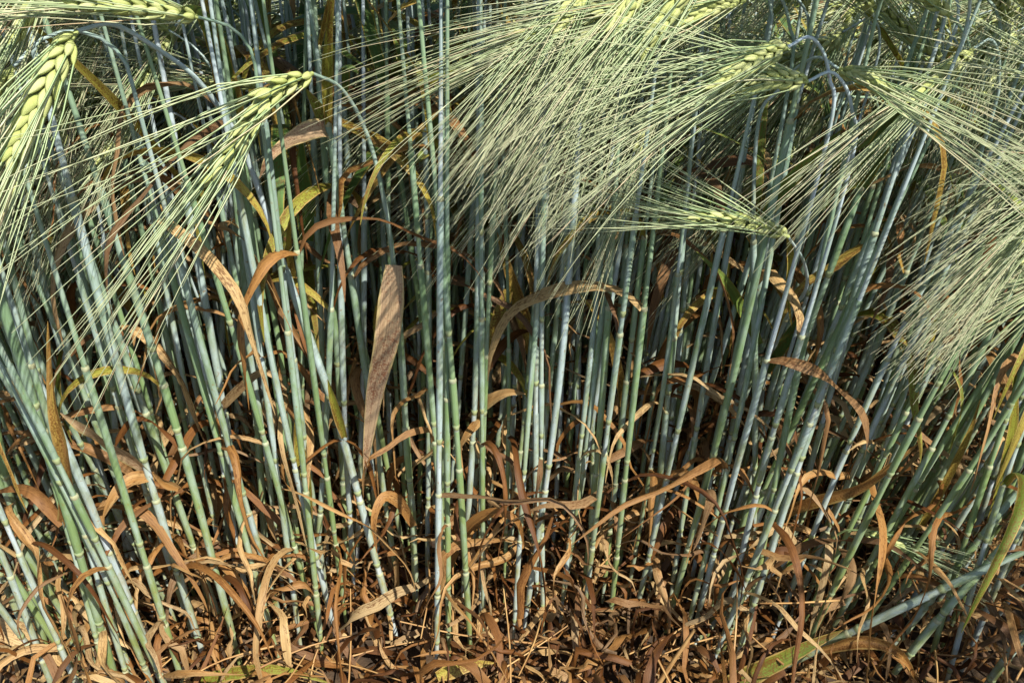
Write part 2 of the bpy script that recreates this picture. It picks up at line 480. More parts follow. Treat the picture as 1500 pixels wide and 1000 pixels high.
EAR_LIB = {}
def lib_ear(into, p, az, pitch):
    key = (int(round(pitch / 0.2)), int(rng.integers(0, 3)))
    if key not in EAR_LIB:
        pt = key[0] * 0.2
        d = np.array([math.cos(pt), 0, math.sin(pt)])
        ax = ear_axis(np.zeros(3), d, 0.072)
        fr, pa, ra, nu = build_ear(ax, np.array([0, 1.0, 0]), 0.17 * key[1] + 0.031 * (key[0] % 7) + 0.2, n_nodes=9, awn_seg=4, per_node=3, awn_len=0.15, awn_r=0.0005, keep=0.9, spread=1.2, size=1.15)
        g = Geo()
        grain_geo(g, fr, np.linspace(0, 1, len(fr)), 4, 3)
        tubes(g, pa, ra, 3, 'awn', nu, np.linspace(0, 1, pa.shape[1]))
        EAR_LIB[key] = g
    g = EAR_LIB[key]
    c, s_ = math.cos(az), math.sin(az)
    Rz = np.array([[c, -s_, 0], [s_, c, 0], [0, 0, 1]])
    n0 = 0
    for V, F, U, r, h, mi in zip(g.V, g.F, g.U, g.r, g.h, g.mi):
        into.add(V @ Rz.T + p, F - n0, U, g.mats[mi[0]], r, h)
        n0 += len(V)

# ------------------------------------------------------------------ stalk
def stalk(path, opt, into=None):
    """A barley stalk along path (base to top of peduncle). opt: dict of look. into: Geo to join to (the uncountable rest),
    else objects are made. opt keys: rnd, r (radius), nodes [fractions], sheath [fractions of internode], leaves [(node, mat, dict)],
    ear dict or None, detail."""
    rnd, r0 = opt['rnd'], opt['r']
    L = arclen(path); LT = L[-1]
    base = path[0].copy()
    sides = opt.get('sides', 8)
    nd_ref = opt['ref']
    joined = into is not None
    root = None
    if not joined:
        root = bpy.data.objects.new(opt.get('name', 'barley_stalk'), None)
        root.empty_display_size = 0.01
        COL.objects.link(root)
        root.location = base
        root['label'] = opt['label']; root['category'] = 'barley stalk'; root['group'] = opt.get('group', 'barley stalks standing in the crop')
    H = opt.get('href', 0.42) * K
    def radius(s):
        f = np.clip(s / LT, 0, 1)
        return r0 * np.interp(f, [0, 0.08, 0.5, 0.72, 1.0], [0.80, 0.95, 0.92, 0.72, 0.38])
    def hg(P): return np.clip(P[:, 2] / H, 0, 1)
    S = opt.get('seg', 34)
    # denser where the peduncle bends
    sl = np.concatenate([np.linspace(0, 0.66, max(4, S // 3), endpoint=False), np.linspace(0.66, 1, S - S // 3)]) * LT
    P = sample(path, sl)
    G = into if joined else Geo()
    tubes(G, P, radius(sl)[None], sides, 'culm', rnd, hg(P)[None], nd_ref)
    if not joined: G.obj('culm', root, base)
    nodes = opt['nodes']
    ends = nodes[1:] + [0.86]
    collars = []
    for k, (f0, f1) in enumerate(zip(nodes, ends)):
        s0 = f0 * LT; s1 = s0 + (f1 - f0) * LT * opt['sheath'][k]
        collars.append(s1)
        if s1 - s0 < 0.008: continue
        G = into if joined else Geo()
        ss = np.linspace(s0, s1, opt.get('sseg', 9)); Q = sample(path, ss)
        rr = radius(ss) + 0.00045 + 0.0002 * np.linspace(0, 1, len(ss))
        rr[0] -= 0.0004
        tubes(G, Q, rr[None], sides, 'sheath', (rnd * 0.7 + 0.3 * ((rnd * 17.3 + k * 0.37) % 1)), hg(Q)[None], nd_ref)
        sc = np.array([s1 - 0.0022, s1 - 0.0010, s1 + 0.0006, s1 + 0.0016]); C = sample(path, sc)
        rc = radius(sc) + np.array([0.0006, 0.0009, 0.0007, 0.0001])
        if any(l[0] == k for l in opt['leaves']) or not joined and k % 2 == 0: tubes(G, C, rc[None], sides, 'collar', rnd, hg(C)[None], nd_ref)
        if not joined: G.obj('sheath', root, base)
    if opt.get('rings', True):
        for f0 in nodes:
            G = into if joined else Geo()
            ss = f0 * LT + np.array([-0.0030, -0.0018, -0.0006, 0.0010, 0.0024, 0.0034]); Q = sample(path, ss)
            rr = radius(ss) + np.array([0.0, 0.0001, 0.0001, 0.00075, 0.0007, 0.0003]) * (r0 / 0.0027)
            tubes(G, Q, rr[None], sides, 'node', rnd, hg(Q)[None], nd_ref, vscale=1 / 0.0064)
            if not joined: G.obj('node', root, base)
    for (k, mat, kw) in opt['leaves']:
        G = into if joined else Geo()
        if 'pts' in kw:
            kw = dict(kw); pts = kw.pop('pts')
            path_blade(G, pts, kw.pop('W'), mat, kw.pop('rnd', rnd), **kw)
        else:
            P0 = sample(path, collars[k])[0]
            kw = dict(kw); az = kw['az']
            P0 = P0 + np.array([math.cos(az), math.sin(az), 0]) * radius(collars[k]) * 0.9
            grow_blade(G, P0, mat=mat, **kw)
        if not joined: G.obj('leaf', root, base)
    e = opt.get('ear')
    if e and joined:
        lib_ear(into, path[-1], e['az'], e['pitch'])
    elif e:
        ax = np.asarray(e['axis'])
        kw = {k: v for k, v in e.items() if k not in ('axis', 'single')}
        fr, pa, ra, nu = build_ear(ax, nd_ref, rnd, **kw)
        G = into if joined else Geo()
        LA = arclen(ax)
        tubes(G, sample(ax, np.linspace(0, LA[-1], 6)), np.linspace(0.0014, 0.0006, 6)[None], 5, 'grain', rnd, 0.5, nd_ref)
        if True:
            eo = G.obj('ear', root, base)
            if e.get('single'):
                for m4 in fr:
                    g = bpy.data.objects.new('grain', GRAIN_MESH)
                    COL.objects.link(g); g.parent = eo
                    mm = Matrix.Identity(4)
                    for i in range(3):
                        for j in range(4): mm[i][j] = m4[i, j] - (base[i] if j == 3 else 0)
                    g.matrix_local = mm
            else:
                G = Geo(); grain_geo(G, fr, np.linspace(0, 1, len(fr)), 5, 5); G.obj('grains', eo, base, 'stuff')
            G = Geo(); tubes(G, pa, ra, 3, 'awn', nu, np.linspace(0, 1, pa.shape[1])); G.obj('awns', eo, base, 'stuff')
    return root

def hook_path(base, top, az, radius, end_pitch, lead=0.01, sag=0.0, bend=None):
    """straight-ish from base to top, then an arc in direction az down to end_pitch, then lead further"""
    base, top = np.asarray(base, float), np.asarray(top, float)
    mid = (base + top) / 2 + (bend if bend is not None else rng.normal(0, 0.004, 3) * np.array([1, 1, 0]))
    trunk = catmull([base, mid, top], 7)
    t = tangents(trunk)[-1]
    h = np.array([math.cos(az), math.sin(az), 0])
    p0 = math.asin(np.clip(t[2], -1, 1))
    n = 12
    th = np.linspace(p0, end_pitch, n)[1:]
    step = radius * (p0 - end_pitch) / (n - 1)
    pts = [top]
    for i, a in enumerate(th):
        w = min(1, (i + 1) / 4)
        hh = unit(h * w + np.array([t[0], t[1], 0]) * (1 - w) * 0.2) if w < 1 else h
        pts.append(pts[-1] + (hh * math.cos(a) + np.array([0, 0, math.sin(a)])) * step)
    d = h * math.cos(end_pitch) + np.array([0, 0, math.sin(end_pitch)])
    pts.append(pts[-1] + d * lead)
    return np.vstack([trunk, np.array(pts[1:])]), d
def ear_axis(p, d, length, sag=0.25):
    q = np.linspace(0, 1, 7)
    dirs = d + np.array([0, 0, -1.0]) * (sag * q)[:, None]
    dirs /= np.linalg.norm(dirs, axis=1, keepdims=True)
    return p + np.concatenate([np.zeros((1, 3)), np.cumsum(dirs[:-1] * length / 6, axis=0)])

LEAF_WORDS = {'dry': 'brown', 'mottled': 'rust-spotted', 'green': 'green', 'rusted': 'speckled tan'}
NUM = ['no', 'one', 'two', 'three', 'four', 'five', 'six', 'seven', 'eight']
def auto_label(leaves, ear, lean, rnd=0.5, r=0.0026, pitch=-0.3, nn=4):
    cnt = {}
    for (_, m, _k) in leaves: cnt[m] = cnt.get(m, 0) + 1
    bits = [f"{NUM[c]} {LEAF_WORDS[m]}" for m, c in sorted(cnt.items())]
    ear = ear and len(bits) < 3
    size = 'slim' if r < 0.002 else 'stout' if r > 0.0023 else 'medium'
    hue = 'greyish blue' if rnd < 0.3 else 'blue-green' if rnd < 0.65 else 'yellowish green'
    t = f"{size} {hue} {'leaning' if lean else 'upright'} stalk with " + ((', '.join(bits) + (' leaf' if sum(cnt.values()) == 1 else ' leaves')) if bits else 'bare stem')
    if ear and len(t.split()) < 14: t += ' and nodding ear' if pitch < 0 else ' and raised ear'
    if len(t.split()) < 16: t = t.replace(' stalk with', f' {NUM[nn]}-jointed stalk with', 1)
    return t
def rand_leaves(path, nodes, cheap=False, shade=1.0):
    LT = arclen(path)[-1]
    out = []
    for k, f in enumerate(nodes):
        z = f * LT
        if z < 0.17: kind = 'dry' if rng.random() < 0.92 else None
        elif z < 0.30: kind = rng.choice(['dry', 'mottled', 'none'], p=[0.50, 0.24, 0.26])
        else: kind = rng.choice(['dry', 'mottled', 'green', 'none'], p=[0.14, 0.28, 0.24, 0.34])
        if kind in (None, 'none'): continue
        r = rng.random()
        az = rng.uniform(0, 2 * math.pi)
        if kind == 'dry':
            kw = dict(az=az, length=rng.uniform(0.08, 0.20), W=rng.uniform(0.003, 0.0085), crumple=rng.uniform(0.1, 0.45), elev=rng.uniform(0.2, 1.25), droop=rng.uniform(1.4, 2.9),
                      twist=rng.normal(0, 1.6), fold=rng.uniform(0.1, 1.0), rnd=r, wander=rng.uniform(0, 1.2), wave=0.12,
                      kink=(rng.uniform(0.2, 0.6), rng.uniform(0.2, 1.2)) if rng.random() < 0.5 else None)
        elif kind == 'mottled':
            kw = dict(az=az, length=rng.uniform(0.10, 0.20), W=rng.uniform(0.005, 0.010), elev=rng.uniform(1.0, 1.45), droop=rng.uniform(0.1, 0.7) if rng.random() < .5 else rng.uniform(2.6, 3.6),
                      twist=rng.normal(0, 1.2), fold=rng.uniform(0.1, 0.5), rnd=r, wander=rng.uniform(0, 0.5), wave=0.05)
        else:
            kw = dict(az=az, length=rng.uniform(0.10, 0.20), W=rng.uniform(0.008, 0.013), elev=rng.uniform(0.8, 1.4), droop=rng.uniform(0.1, 1.6),
                      twist=rng.normal(0, 0.6), fold=rng.uniform(0.15, 0.5), rnd=r, wander=0.2, wave=0.02)
        kw['S'] = 8 if cheap else 15
        if cheap: kw['cols'] = 3
        out.append((k, str(kind), kw))
    if rng.random() < 0.7:                                # a thin withered blade at the foot
        out.append((0, 'dry', dict(az=rng.uniform(0, 6.28), length=rng.uniform(0.07, 0.15), W=rng.uniform(0.003, 0.007), elev=rng.uniform(0.6, 1.4), droop=rng.uniform(0.8, 2.6),
                    twist=rng.normal(0, 2), fold=rng.uniform(0.2, 1.0), rnd=float(rng.random()), wander=rng.uniform(0, 1), crumple=rng.uniform(.1, .4), S=8 if cheap else 13, cols=3)))
    if cheap:                                             # green and yellowing blades in the depth of the stand
        out.append((len(nodes) - 1, str(rng.choice(['green', 'mottled'])), dict(az=rng.uniform(0, 6.28), length=rng.uniform(0.12, 0.22), W=rng.uniform(0.008, 0.014), elev=rng.uniform(0.5, 1.4),
                    droop=rng.uniform(0.4, 2.8), twist=rng.normal(0, .8), fold=rng.uniform(0.1, 0.5), rnd=float(rng.random()), wander=.3, S=7, cols=3)))
    if rng.random() < (0.8 if cheap else 0.45):           # a withered blade hanging half way up
        k = int(rng.integers(2, len(nodes)))
        m = 'dry' if rng.random() < 0.6 else 'mottled'
        out.append((k, m, dict(az=rng.uniform(0, 6.28), length=rng.uniform(0.10, 0.20), W=rng.uniform(0.006, 0.012), elev=rng.uniform(0.3, 1.2), droop=rng.uniform(2.0, 3.4),
                    twist=rng.normal(0, 1.0), fold=rng.uniform(0.1, 0.8), rnd=float(rng.random()), crumple=rng.uniform(0, .3), wander=rng.uniform(0, 0.8), wave=0.1, S=8 if cheap else 15, cols=3 if cheap else 5)))
    return out

def rand_nodes(LT):
    j = lambda: rng.normal(0, 0.012)
    return [0.06 + abs(j()), 0.20 + j() * 2, 0.38 + j() * 3] + ([0.58 + j() * 3] if rng.random() < 0.55 else [])

# ------------------------------------------------------------------ ground
def ground():
    n = 130
    xs = np.concatenate([np.linspace(-60, -1.5, 12), np.linspace(-1.4, 1.6, n), np.linspace(1.7, 60, 12)])
    ys = np.concatenate([np.linspace(-60, -0.8, 10), np.linspace(-0.7, 2.4, n), np.linspace(2.6, 90, 14)])
    X, Y = np.meshgrid(xs, ys)
    near = (np.abs(X) < 1.5) & (Y > -0.7) & (Y < 2.4)
    Z = np.where(near, rng.normal(0, 0.0045, X.shape) + 0.004 * np.sin(X * 40) * np.sin(Y * 33), 0) - 0.006
    V = np.stack([X, Y, Z], -1).reshape(-1, 3)
    idx = np.arange(X.size).reshape(X.shape)
    F = np.stack([idx[:-1, :-1], idx[:-1, 1:], idx[1:, 1:], idx[1:, :-1]], -1).reshape(-1, 4)
    G = Geo(); G.add(V, F, np.zeros((len(F), 4, 2)), 'soil', 0.5, 0)
    o = G.obj('ground', kind='structure')
    o['label'] = 'dark bare soil under the barley crop'; o['category'] = 'ground'
ground()

taken = []                                   # stalk bases on the ground
GRID = {}
def take(x, y):
    taken.append((x, y)); GRID.setdefault((int(x // 0.05), int(y // 0.05)), []).append((x, y))
def free(x, y, dmin):
    i, j = int(x // 0.05), int(y // 0.05)
    return all((x - a) ** 2 + (y - b) ** 2 > dmin * dmin for u in (i - 1, i, i + 1) for v in (j - 1, j, j + 1) for a, b in GRID.get((u, v), ()))

# ------------------------------------------------------------------ stalks traced from the photograph
def lean_line(pT, pB, yB, dy):
    """3-D line through two pixels: yB the distance at the lower pixel, dy how much farther the upper one is; carried down to the soil"""
    a, b = PY(*pB, yB), PY(*pT, yB + dy)
    d = (b - a) / (b[2] - a[2])
    base = a - d * a[2]
    return base, d                           # point and step per metre of height
NOD_AZ = math.atan2(-0.40, -0.92)

def ear_in_frame(P):
    x, y, dep = to_px(P)
    return -60 < x < 1560 and -60 < y < 1060

def auto_opts(path, rnd, r, ear=None, leaves=None, az=None, label=None, lean=False, nodes=None, cheap=False, pitch=-0.3):
    nodes = nodes or rand_nodes(arclen(path)[-1])
    sheath = [rng.uniform(0.80, 0.97), rng.uniform(0.62, 0.92), rng.uniform(0.45, 0.85), rng.uniform(0.38, 0.6), 0.5]
    leaves = rand_leaves(path, nodes, cheap) if leaves is None else leaves
    a = az if az is not None else NOD_AZ
    ref = np.array([-math.sin(a), math.cos(a), 0.0])
    return dict(rnd=rnd, r=r, nodes=nodes, sheath=sheath, leaves=leaves, ear=ear, ref=ref, label=label or auto_label(leaves, ear, lean, rnd, r, pitch, len(nodes)))

def traced(pT, pB, yB, dy=0.0, h=0.44, r=0.0027, az=None, pitch=-0.5, hook=0.035, bend=None, extra=None, label=None, ear=True, leaves=None, noleaf=False):
    base, d = lean_line(pT, pB, yB, dy)
    top = base + d * (h * K - 0.05)
    rnd = float(rng.random())
    az = NOD_AZ + rng.normal(0, 0.5) if az is None else az
    bend = rng.normal(0, 0.004, 3) * np.array([1, 1, 0]); el = rng.uniform(0.062, 0.08); limit = rng.uniform(-120, -20) if pT[0] > 340 else rng.uniform(-70, 90)
    for _ in range(8):
        path, ed = hook_path(base, top, az, hook, pitch, 0.012, bend=bend)
        ax = ear_axis(path[-1], ed, el)
        if to_px(ax[3])[1] < limit: break
        top = top + d * 0.022 * K
    e = None
    if ear:
        e = dict(axis=ax, single=ear_in_frame(ax[0]) and ear_in_frame(ax[-1]), awn_len=rng.uniform(0.11, 0.14))
    o = auto_opts(path, rnd, r, e, [] if noleaf else leaves, az, label, False, pitch=pitch)
    if extra: o['leaves'] = o['leaves'] + extra; o['label'] = label or auto_label(o['leaves'], e, False, rnd, r, pitch, len(o['nodes']))
    take(base[0], base[1])
    return stalk(path, o)

# (upper pixel, lower pixel, distance of the lower pixel, how much farther the upper one stands)
LINES = [((0, 450), (165, 985), .335, -.01, .0030), ((20, 493), (230, 985), .35, -.01, .0028), ((125, 333), (300, 965), .37, .0, .0028),
         ((182, 413), (350, 966), .375, .0, .0028), ((217, 413), (290, 740), .44, .0, .0025), ((277, 333), (374, 883), .42, .0, .0027),
         ((344, 333), (394, 886), .43, .0, .0028), ((384, 333), (446, 667), .47, .0, .0026), ((481, 333), (455, 975), .41, .0, .0025),
         ((451, 350), (451, 800), .46, .0, .0027), ((507, 333), (520, 900), .43, .0, .0027), ((527, 333), (523, 800), .46, .0, .0026),
         ((647, 333), (650, 900), .43, .0, .0027), ((690, 333), (676, 910), .42, .0, .0027), ((797, 333), (775, 800), .47, .0, .0027),
         ((867, 333), (845, 760), .50, .0, .0027), ((947, 333), (880, 900), .43, .0, .0027), ((967, 333), (905, 860), .45, .0, .0027),
         ((620, 333), (626, 880), .44, .0, .0026), ((844, 333), (825, 760), .51, .0, .0026), ((1177, 400), (1075, 800), .45, .0, .0027),
         ((1200, 466), (1040, 920), .40, .0, .0029), ((1334, 500), (1213, 800), .42, .0, .0028), ((1474, 513), (1330, 780), .41, .0, .0028),
         ((1250, 400), (1110, 790), .45, .0, .0027), ((0, 580), (60, 900), .36, .0, .0027), ((40, 443), (120, 700), .44, .0, .0026),
         ((705, 333), (707, 800), .49, .0, .0025), ((560, 333), (575, 800), .49, .0, .0025), ((1010, 333), (960, 820), .46, .0, .0026),
         ((1390, 450), (1270, 740), .45, .0, .0027), ((300, 300), (372, 700), .50, .0, .0026), ((90, 420), (215, 860), .42, .0, .0026)]
def LF(pts, W, **k): return dict(pts=[PY(*p) for p in pts], W=W, **k)
EXTRA = {31: [('mottled', LF([(346, 195, .45), (336, 140, .44), (318, 70, .43), (298, -15, .42)], .0165, rnd=.62, fold=.15, face=(0.2, -1, .3)))],
         9: [('green', LF([(450, 352, .455), (448, 300, .45), (443, 250, .445), (441, 200, .44)], .0155, rnd=.45, fold=.2, face=(0, -1, .2)))],
         8: [('rusted', LF([(492, 205, .43), (470, 190, .42), (430, 205, .415), (396, 232, .41), (380, 262, .41)], .0145, rnd=.95, fold=.3, twist=.5)),
             ('mottled', LF([(452, 757, .405), (446, 700, .40), (438, 650, .40), (432, 618, .395)], .0125, rnd=.5, fold=.3)),
             ('mottled', LF([(488, 190, .43), (470, 165, .43), (448, 130, .43)], .011, rnd=.3, fold=.3))],
         12: [('green', LF([(652, 150, .45), (640, 200, .445), (626, 220, .44), (608, 240, .435)], .0145, rnd=.8, fold=.25))],
         2: [('rusted', LF([(222, 695, .37), (170, 655, .36), (125, 628, .35), (88, 604, .345)], .0150, rnd=.85, fold=.3, face=(-.3, -.6, .8))),
             ('dry', LF([(225, 697, .37), (190, 703, .36), (165, 730, .35), (150, 760, .345)], .0105, rnd=.72, fold=.3))],
         0: [('mottled', LF([(92, 765, .335), (102, 720, .33), (94, 660, .325), (78, 590, .325), (70, 470, .33)], .0135, rnd=.9, fold=.5)),
             ('dry', LF([(92, 768, .335), (60, 730, .34), (30, 715, .345), (-10, 722, .35)], .0105, rnd=.35, fold=.4))],
         13: [('dry', LF([(690, 612, .43), (712, 590, .42), (742, 575, .415), (770, 577, .41)], .0105, rnd=.75, fold=.35)),
              ('dry', LF([(650, 850, .42), (680, 780, .40), (720, 750, .39), (757, 762, .385), (768, 800, .39)], .0095, rnd=.55, fold=.3))],
         16: [('mottled', LF([(916, 612, .44), (906, 550, .43), (888, 485, .42), (845, 425, .42)], .0095, rnd=.8, fold=.6)),
              ('dry', LF([(912, 800, .44), (940, 730, .42), (975, 700, .41), (1010, 698, .405), (1028, 745, .40), (1020, 790, .40)], .0105, rnd=.6, fold=.4))],
         14: [('mottled', LF([(784, 535, .48), (768, 470, .47), (746, 400, .46), (728, 340, .46)], .0130, rnd=.78, fold=.3)),
              ('mottled', LF([(745, 425, .46), (730, 470, .455), (717, 520, .455), (710, 555, .455)], .0125, rnd=.6, fold=.3))],
         19: [('dry', LF([(828, 660, .50), (850, 650, .48), (872, 665, .47), (878, 700, .465), (870, 735, .465)], .0115, rnd=.62, fold=.4))],
         29: [('dry', LF([(975, 548, .44), (1012, 560, .43), (1055, 585, .42), (1095, 628, .42)], .0095, rnd=.85, fold=.4))],
         5: [('dry', LF([(312, 612, .42), (350, 572, .41), (388, 545, .40), (420, 570, .40)], .0085, rnd=.8, fold=.5))],
         6: [('dry', LF([(392, 585, .43), (398, 610, .42), (400, 650, .415)], .0125, rnd=.9, fold=.2))],
         20: [('green', LF([(1112, 505, .44), (1092, 465, .43), (1062, 412, .42), (1020, 368, .42)], .0105, rnd=.75, fold=.4)),
              ('mottled', LF([(1090, 790, .43), (1160, 745, .41), (1250, 718, .39), (1300, 685, .38), (1350, 645, .375)], .0115, rnd=.97, fold=.5))],
         22: [('mottled', LF([(1345, 775, .41), (1380, 710, .40), (1415, 640, .39), (1436, 585, .385)], .0095, rnd=.7, fold=.5))],
         23: [('mottled', LF([(1450, 760, .40), (1470, 690, .39), (1484, 610, .385), (1486, 520, .385)], .0130, rnd=.35, fold=.3))],
         3: [('dry', LF([(262, 715, .37), (240, 705, .365), (222, 690, .36)], .008, rnd=.7))],
         24: [('dry', LF([(1095, 870, .43), (1120, 800, .42), (1150, 772, .41), (1185, 778, .40), (1195, 800, .40)], .0100, rnd=.75, fold=.4))]}
for li, (pT, pB, yB, dy, r) in enumerate(LINES):
    mid = 340 < pT[0] < 720
    traced(pT, pB, yB, dy, h=rng.uniform(.50, .56) if mid else rng.uniform(.42, .48), r=r * (1.0 if pB[1] > 880 and pB[0] < 400 else 0.84), pitch=rng.uniform(.4, 1.1) if mid or pT[0] > 720 else rng.uniform(-.6, -.1), ear=True, extra=[(0, m, k) for m, k in EXTRA.get(li, [])] or None)

def px_path(pts):
    return catmull([PY(*p) for p in pts], 8)
# the stalk whose ear hangs in the open gap, its top arching over
def special(pts, ear_pts, r, label, leaves=(), nodes=None, ear_kw=None, zb=None):
    P = [PY(*p) for p in pts]
    d = (P[1] - P[0]); d = d / d[2]
    if P[0][2] > 0.01: P = [P[0] - d * P[0][2]] + P
    path = catmull(P, 8)
    e = None
    if ear_pts is not None:
        ax = catmull([path[-1]] + [PY(*p) for p in ear_pts], 6)
        e = dict(axis=ax, single=True, **{'awn_len': 0.135, **(ear_kw or {})})
    v = path[-1] - path[0]
    n = unit(np.cross(np.array([0, 0, 1.0]), (catmull([PY(*ear_pts[-1])] + [path[-1]], 1)[0] - path[-10]) if ear_pts else v))
    o = auto_opts(path, float(rng.random()), r, e, list(leaves), None, label, False, nodes)
    o['ref'] = n; o['seg'] = 60
    take(path[0][0], path[0][1])
    return stalk(path, o)

special([(610, 930, .415), (606, 780, .415), (597, 667, .415), (588, 520, .415), (577, 390, .41), (560, 280, .405), (535, 190, .40), (500, 130, .39), (458, 108, .375)],
        [(400, 135, .355), (360, 190, .34), (310, 262, .325)], .0027,
        'barley stalk arching over a flat hanging rust-speckled blade, plump pale ear drooping',
        [(2, 'rusted', LF([(577, 388, .403), (574, 430, .400), (566, 500, .398), (550, 570, .40), (540, 640, .40), (533, 700, .40)], .0185, rnd=0.93, fold=0.15, face=(0.1, -1, 0.2))),
         (1, 'dry', LF([(606, 770, .41), (585, 735, .405), (562, 728, .40), (548, 760, .39), (552, 810, .385)], .010, rnd=0.6, fold=0.3)),
         (1, 'dry', LF([(597, 667, .42), (575, 690, .43), (560, 780, .44)], .007, rnd=0.3))],
        nodes=[.05, .20, .36, .50], ear_kw=dict(size=1.12, spread=0.6, droop=0.08, awn_len=0.165, awn_r=0.00058, n_nodes=16))
special([(545, 800, .40), (500, 634, .40), (467, 533, .40), (430, 430, .40), (372, 258, .395), (345, 195, .39), (290, 118, .375), (225, 68, .36), (165, 36, .345), (112, 46, .33)],
        [(80, 100, .315), (50, 160, .305), (15, 232, .295)], .0028,
        'diagonal pale blue barley stalk crossing others, big ear hooked far over',
        [(1, 'mottled', LF([(505, 640, .395), (490, 590, .39), (480, 555, .385)], .008, rnd=0.4)),
         (2, 'dry', LF([(470, 545, .41), (420, 470, .42), (385, 390, .42), (345, 330, .43)], .006, rnd=0.5))],
        nodes=[.05, .16, .30, .46], ear_kw=dict(size=1.15, spread=1.0, droop=0.12, awn_len=0.16, awn_r=0.00058, n_nodes=16))
# ear that points back to the upper left from its bent neck
special([(1090, 860, .46), (1105, 700, .46), (1118, 560, .46), (1150, 470, .425), (1180, 425, .40), (1178, 385, .385), (1155, 347, .37)],
        [(1110, 330, .365), (1060, 322, .36), (1008, 318, .36)], .0022,
        'stalk with sharply bent neck carrying a short green ear lying level, awns fanned wide',
        [(3, 'green', LF([(1122, 545, .455), (1150, 500, .44), (1180, 460, .43), (1200, 438, .425)], .011, rnd=0.3, fold=0.3)),
         (3, 'mottled', LF([(1155, 345, .40), (1157, 390, .40), (1153, 430, .405), (1160, 480, .41)], .006, rnd=0.5))],
        nodes=[.05, .2, .4, .6], ear_kw=dict(size=1.0, spread=1.7, droop=-0.10, green=0.6))
special([(1195, 940, .40), (1200, 850, .40), (1212, 800, .395), (1235, 778, .39), (1258, 776, .385)], [(1290, 788, .38), (1335, 808, .375)], .0019,
        'short late stalk bearing a small fresh green ear low in the shade', [], nodes=[.1, .3, .5, .7], ear_kw=dict(size=0.85, spread=1.5, green=1.0, awn_len=.09))
# other traced ears: (neck, middle, tip) and the foot of the stalk
EARS = [([(255, 40, .46), (232, 80, .44), (203, 128, .42)], (330, 820, .47), 'stalk with small ear among thick awns beside the yellow upright leaf', 0.95),
        ([(378, 128, .47), (330, 118, .46), (272, 122, .45)], (400, 800, .48), 'stalk with narrow green ear lying level behind the yellow upright leaf', 0.85),
        ([(1152, 70, .44), (1105, 88, .43), (1045, 128, .42)], (1040, 800, .46), 'stalk with neat plump ear lying just above a twin ear', 0.95),
        ([(1182, 120, .45), (1130, 116, .44), (1075, 140, .43)], (1085, 820, .46), 'stalk with neat plump ear lying just below a twin ear', 0.95),
        ([(1230, 102, .46), (1262, 112, .45), (1295, 132, .44)], (1130, 780, .48), 'stalk with dark green ear turned against the other ears', 0.85),
        ([(1425, 72, .47), (1385, 105, .46), (1332, 152, .45)], (1250, 760, .48), 'stalk with slim ear sunk in straw-coloured awns', 0.85),
        ([(1095, -8, .48), (1050, 8, .47), (1000, 28, .46)], (1010, 760, .50), 'stalk with bright ear above the pair of twin ears', 1.0),
        ([(945, -25, .45), (925, 5, .44), (900, 40, .43)], (905, 800, .46), 'stalk with short ear over a dense curtain of pale awns', 1.0),
        ([(870, -30, .47), (848, 0, .46), (815, 40, .45)], (830, 760, .48), 'stalk with bright ear beside a short ear over pale awns', 0.95),
        ([(1560, 280, .36), (1530, 310, .35), (1495, 350, .34)], (1400, 900, .36), 'stalk with ear whose awns hang in a thick straw brush', 1.0),
        ([(1575, 330, .38), (1545, 350, .37), (1500, 385, .36)], (1420, 860, .39), 'stalk with ear whose awns hang below a thick straw brush', 1.0),
        ([(1590, 190, .39), (1550, 215, .38), (1505, 250, .37)], (1430, 820, .41), 'stalk with ear whose awns cross over a thick straw brush', 1.0),
        ([(1600, 240, .35), (1565, 270, .34), (1520, 312, .33)], (1440, 900, .35), 'stalk with ear whose awns hang over a thick straw brush', 1.0),
        ([(1570, 90, .48), (1530, 120, .47), (1480, 165, .46)], (1430, 820, .50), 'stalk with ear whose awns sweep above a thick straw brush', 1.0),
        ([(1590, 390, .36), (1560, 405, .35), (1520, 430, .34)], (1450, 900, .37), 'stalk with low ear whose awns fringe a thick straw brush', 0.95),
        ([(1010, 20, .58), (975, 50, .57), (935, 95, .56)], (930, 730, .54), 'stalk with ear half buried behind a dense curtain of awns', 0.9),
        ([(-10, 90, .42), (-35, 130, .41), (-60, 180, .40)], (80, 860, .42), 'stalk at the crop edge with ear bowed beside the big hooked ear', 0.95)]
for q in range(11):
    ex, ey, ed_ = [(330, -45, .50), (180, -20, .47), (120, 110, .44), (60, -10, .50), (290, 15, .53), (210, 175, .46), (30, 250, .40), (375, 30, .55), (110, 10, .54), (150, 60, .50), (250, -60, .48)][q]
    l = rng.uniform(75, 105); a_ = rng.uniform(0.5, 1.1)
    EARS.append(([(ex, ey, ed_), (ex - l * .5 * math.cos(a_), ey + l * .45 * math.sin(a_), ed_ - .012), (ex - l * math.cos(a_), ey + l * math.sin(a_), ed_ - .026)],
                 (ex + rng.uniform(60, 130), 800, ed_ + .02), 'bowed bearded stalk in the cluster between big hooked ear and tall yellow leaf', rng.uniform(.85, 1.05)))
